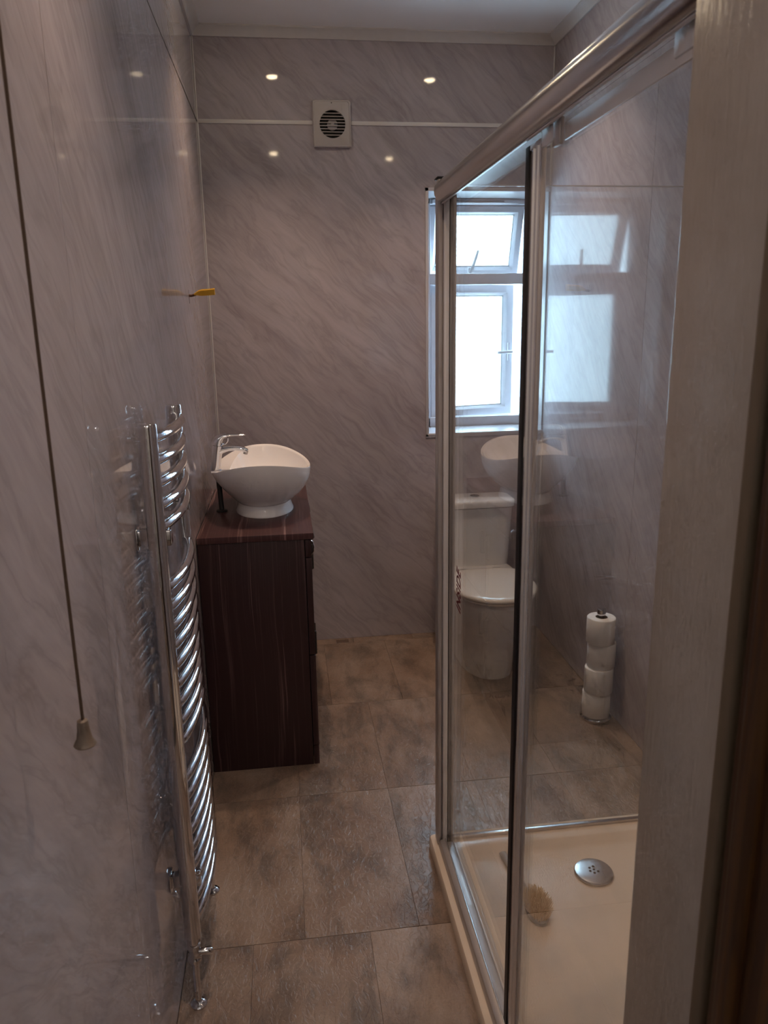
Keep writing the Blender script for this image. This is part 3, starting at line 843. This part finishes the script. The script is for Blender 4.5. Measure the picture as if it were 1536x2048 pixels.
# sliding door
sd = box('sliding_door', 0.4015, 0.4050, Y0E + 0.03, SY - 0.004, tzt + 0.026, RZ0 + 0.026, M_glass, en)
st_p = [(0.4075, SY - 0.001), (0.4045, SY - 0.001), (0.4030, SY - 0.004), (0.3985, SY - 0.020), (0.3990, SY - 0.022), (0.4020, SY - 0.0235), (0.3975, SY - 0.040), (0.3985, SY - 0.043), (0.4010, SY - 0.0445), (0.3980, SY - 0.055), (0.3990, SY - 0.058), (0.4075, SY - 0.059)]
loft('door_stile', [[(a, b, z) for a, b in st_p] for z in (tzt + 0.028, RZ0 - 0.012)], M_stile, sd, smooth=30)
box('stile_edge', 0.3995, 0.4060, SY - 0.063, SY - 0.0592, tzt + 0.028, RZ0 - 0.012, M_alud, sd, 0.001)
box('stile_cap', 0.3990, 0.4070, SY - 0.056, SY - 0.004, RZ0 - 0.012, RZ0 - 0.004, M_upvc, sd, 0.001)
for ry in (SY - 0.10, Y0E + 0.12):
    rl = box('roller', 0.395, 0.4005, ry - 0.020, ry + 0.030, RZ0 - 0.022, RZ0 + 0.006, M_satin, sd, 0.002)
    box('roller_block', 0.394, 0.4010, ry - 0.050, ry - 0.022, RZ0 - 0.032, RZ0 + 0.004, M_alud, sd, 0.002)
    tube('roller_wheel', [(0.3955, ry + 0.01, RZ0 + 0.006), (0.4005, ry + 0.01, RZ0 + 0.006)], 0.010, M_rubber, sd, 18)
box('hanging_rail', 0.3975, 0.4012, Y0E + 0.03, SY - 0.16, RZ0 - 0.030, RZ0 - 0.008, M_satin, sd, 0.001)
# end panel
ep = box('end_glass', 0.4245, XR - 0.012, EY - 0.0025, EY + 0.0025, tzt + 0.006, 1.8085, M_glass, en)
box('top_edge', 0.4245, XR - 0.012, EY - 0.003, EY + 0.003, 1.8085, 1.8115, M_upvc, ep, 0.0008)
box('bottom_channel', 0.4245, XR - 0.002, EY - 0.006, EY + 0.006, tzt + 0.0003, tzt + 0.010, M_alu, ep, 0.001)
box('wall_channel', XR - 0.022, XR - 0.0005, EY - 0.010, EY + 0.010, tzt + 0.001, 1.812, M_alu, en, 0.002)
box('wall_channel', 0.398, 0.411, YN + 0.0045, YN + 0.012, tzt + 0.001, 1.812, M_alu, en, 0.002)

# ------------------------------------------------------------------ scrubbing brush in the tray
bz = 0.021
bu = thing('scrubbing_brush', (0.575, 1.64, bz), 'grey brush with tan bristles lying in the shower tray', 'brush')
hx0, hy0 = 0.582, 1.608
head = []
for sc, z in ((0.85, 0.001), (1.0, 0.004), (1.0, 0.010), (0.9, 0.013)):
    head.append([(hx0 + 0.028 * sc * math.cos(2 * math.pi * k / 28), hy0 + 0.052 * sc * math.sin(2 * math.pi * k / 28), bz + z) for k in range(28)])
loft('brush_head', head, M_greyp, bu, smooth=50)
tube('handle', [(hx0 - 0.004, hy0 + 0.045, bz + 0.009), (0.570, 1.700, bz + 0.013), (0.562, 1.76, bz + 0.012), (0.556, 1.83, bz + 0.009)],
     [(0.006, 0.012), (0.006, 0.009), (0.007, 0.010), (0.006, 0.011)], M_greyp, bu, 12)
bm = bmesh.new()
for i in range(620):
    a, q = random.random() * 2 * math.pi, math.sqrt(random.random())
    bx, by = hx0 + 0.026 * q * math.cos(a), hy0 + 0.048 * q * math.sin(a)
    dx, dy = math.cos(a) * 0.012 * q + random.gauss(0, 0.003), math.sin(a) * 0.010 * q + random.gauss(0, 0.003)
    h = 0.024 + random.random() * 0.006
    w = 0.0011
    p = [bm.verts.new((bx + w * math.cos(k * 2.094), by + w * math.sin(k * 2.094), bz + 0.012)) for k in range(3)]
    tt = [bm.verts.new((bx + dx + w * 0.7 * math.cos(k * 2.094), by + dy + w * 0.7 * math.sin(k * 2.094), bz + 0.012 + h)) for k in range(3)]
    for k in range(3): bm.faces.new((p[k], p[(k + 1) % 3], tt[(k + 1) % 3], tt[k]))
    bm.faces.new(tt)
o = link('bristles', mesh_from(bm), M_bristle, bu)
o['kind'] = 'stuff'

# ------------------------------------------------------------------ extractor fan
ef = thing('extractor_fan', (0.252, YB, 2.217), 'square grey-white extractor fan on the back wall', 'extractor fan')
x0, x1, z0, z1 = 0.173, 0.331, 2.217, 2.397
FX, FZ, FR = 0.254, 2.304, 0.054
n = 64
def plate_ring(kind, y):
    pts = []
    for k in range(n):
        a = 2 * math.pi * k / n + math.pi / n
        c, s = math.cos(a), math.sin(a)
        if kind == 'c': pts.append((FX + FR * c, y, FZ + FR * s))
        else:
            i = kind
            tx = ((x1 - i - FX) if c > 0 else (FX - x0 - i)) / max(abs(c), 1e-6)
            tz = ((z1 - i - FZ) if s > 0 else (FZ - z0 - i)) / max(abs(s), 1e-6)
            q = min(tx, tz)
            pts.append((FX + c * q, y, FZ + s * q))
    return pts
loft('front_plate', [plate_ring(0.0, YB - 0.0005), plate_ring(0.0, YB - 0.014), plate_ring(0.003, YB - 0.017), plate_ring(0.006, YB - 0.017), plate_ring(0.007, YB - 0.0155), plate_ring(0.010, YB - 0.0165), plate_ring('c', YB - 0.020), plate_ring('c', YB - 0.004)], M_plastic, ef, cap0=False, cap1=False, smooth=30)
bk = [[(FX + FR * 1.02 * math.cos(2 * math.pi * k / 40), y, FZ + FR * 1.02 * math.sin(2 * math.pi * k / 40)) for k in range(40)] for y in (YB - 0.0008, YB - 0.003)]
loft('duct_back', bk, M_dark, ef, smooth=30)
for k in range(8):
    zz = FZ - 0.0415 + k * 0.0119
    w = math.sqrt(max(0.0, (FR * 1.0) ** 2 - (zz - FZ) ** 2))
    box('slat', FX - w, FX + w, YB - 0.0195, YB - 0.013, zz - 0.0016, zz + 0.0016, M_plastic, ef, 0.0006, 1)
hb_ = [[(FX + r * math.cos(2 * math.pi * k / 24), y, FZ + r * math.sin(2 * math.pi * k / 24)) for k in range(24)] for r, y in ((0.022, YB - 0.003), (0.022, YB - 0.008), (0.018, YB - 0.010))]
loft('motor_hub', hb_, M_alud, ef, smooth=40)
box('centre_stud', FX - 0.006, FX + 0.006, YB - 0.0185, YB - 0.009, FZ - 0.004, FZ + 0.004, M_plastic, ef, 0.001)
lathe_s = [[(FX - 0.002 + 0.002 * math.cos(2 * math.pi * k / 10), y, z1 - 0.012 + 0.002 * math.sin(2 * math.pi * k / 10)) for k in range(10)] for y in (YB - 0.0165, YB - 0.0185)]
loft('screw', lathe_s, M_dark, ef)

# ------------------------------------------------------------------ ceiling spotlights
spots = [(0.015, 2.893, 'ceiling spotlight above the vanity basin'), (0.785, 2.893, 'ceiling spotlight above the toilet'),
         (0.010, 1.165, 'ceiling spotlight above the towel radiator'), (0.840, 1.030, 'ceiling spotlight above the shower tray')]
bez = mesh_from(loft_bm(lathe_rings([(0.026, -0.004), (0.030, -0.006), (0.040, -0.005), (0.043, -0.002), (0.043, 0.0)], 0, 0, 32), False, False), 40)
lens = mesh_from(loft_bm(lathe_rings([(0.026, -0.004), (0.024, -0.009), (0.016, -0.0125), (0.005, -0.0135)], 0, 0, 24)), 40)
for sx, sy, lb in spots:
    o = thing('ceiling_spotlight', (sx, sy, ZC), lb, 'spotlight', 'ceiling spotlights')
    link('bezel', bez, M_chrome, o, loc=(sx, sy, ZC))
    link('lens', lens, M_lens, o, loc=(sx, sy, ZC))
    ld = bpy.data.lights.new('spotlight_beam', 'AREA')
    ld.shape = 'DISK'; ld.size = 0.045; ld.energy = SPOT; ld.color = (1.0, 0.67, 0.455); ld.spread = math.radians(98)
    lo = bpy.data.objects.new('spotlight_beam', ld); COL.objects.link(lo)
    lo.location = (sx, sy, ZC - 0.016)

# ------------------------------------------------------------------ pull cord
px, py = -0.2352, 0.80
pc = thing('pull_cord', (px, py, ZC), 'thin light pull cord with bell-shaped weight, shadow painted in as brown, near the left wall', 'pull cord')
lathe('ceiling_switch', [(0.036, ZC), (0.036, ZC - 0.018), (0.030, ZC - 0.03), (0.010, ZC - 0.036)], px, py, M_upvc, pc, 28)
tube('cord', [(px, py, ZC - 0.034), (px + 0.0006, py, 1.8), (px, py, 1.082)], 0.0018, M_cord, pc, 10)
lathe('weight', [(0.0035, 1.0830), (0.0058, 1.0815), (0.0062, 1.078), (0.0066, 1.070), (0.0085, 1.060), (0.0115, 1.0545), (0.0122, 1.0530), (0.0110, 1.0515), (0.004, 1.051)], px - 0.0005, py, M_pull, pc, 28)

# ------------------------------------------------------------------ yellow plug in the left wall
yp = thing('yellow_wall_plug', (XL, 2.742, 1.598), 'yellow plastic plug sticking out of the left wall above the basin', 'wall plug')
yy, zz = 2.742, 1.598
tube('neck', [(XL - 0.004, yy, zz), (XL + 0.008, yy, zz - 0.001), (XL + 0.022, yy, zz + 0.003)], [0.005, 0.0042, 0.0046], M_brownw, yp, 12)
secs = []
for xx, h, w, dzz in ((0.016, 0.003, 0.004, 0.002), (0.026, 0.006, 0.006, 0.006), (0.034, 0.009, 0.007, 0.008), (0.044, 0.0105, 0.0075, 0.009), (0.066, 0.0105, 0.0075, 0.010), (0.086, 0.0110, 0.0078, 0.012)):
    secs.append([(XL + xx, yy + w * a, zz + dzz + h * b) for a, b in ((-1, -0.6), (-0.6, -1), (0.6, -1), (1, -0.6), (1, 0.6), (0.6, 1), (-0.6, 1), (-1, 0.6))])
loft('plug_body', secs, M_yellow, yp, smooth=25)
boxes('wall_crack', [(XL - 0.0005, XL + 0.0006, yy - 0.004, yy - 0.001, zz + 0.006, zz + 0.018), (XL - 0.0005, XL + 0.0006, yy - 0.002, yy + 0.001, zz - 0.026, zz - 0.005)], M_dark, yp)

for _o in bpy.data.objects:
    if '_w' in _o: del _o['_w']
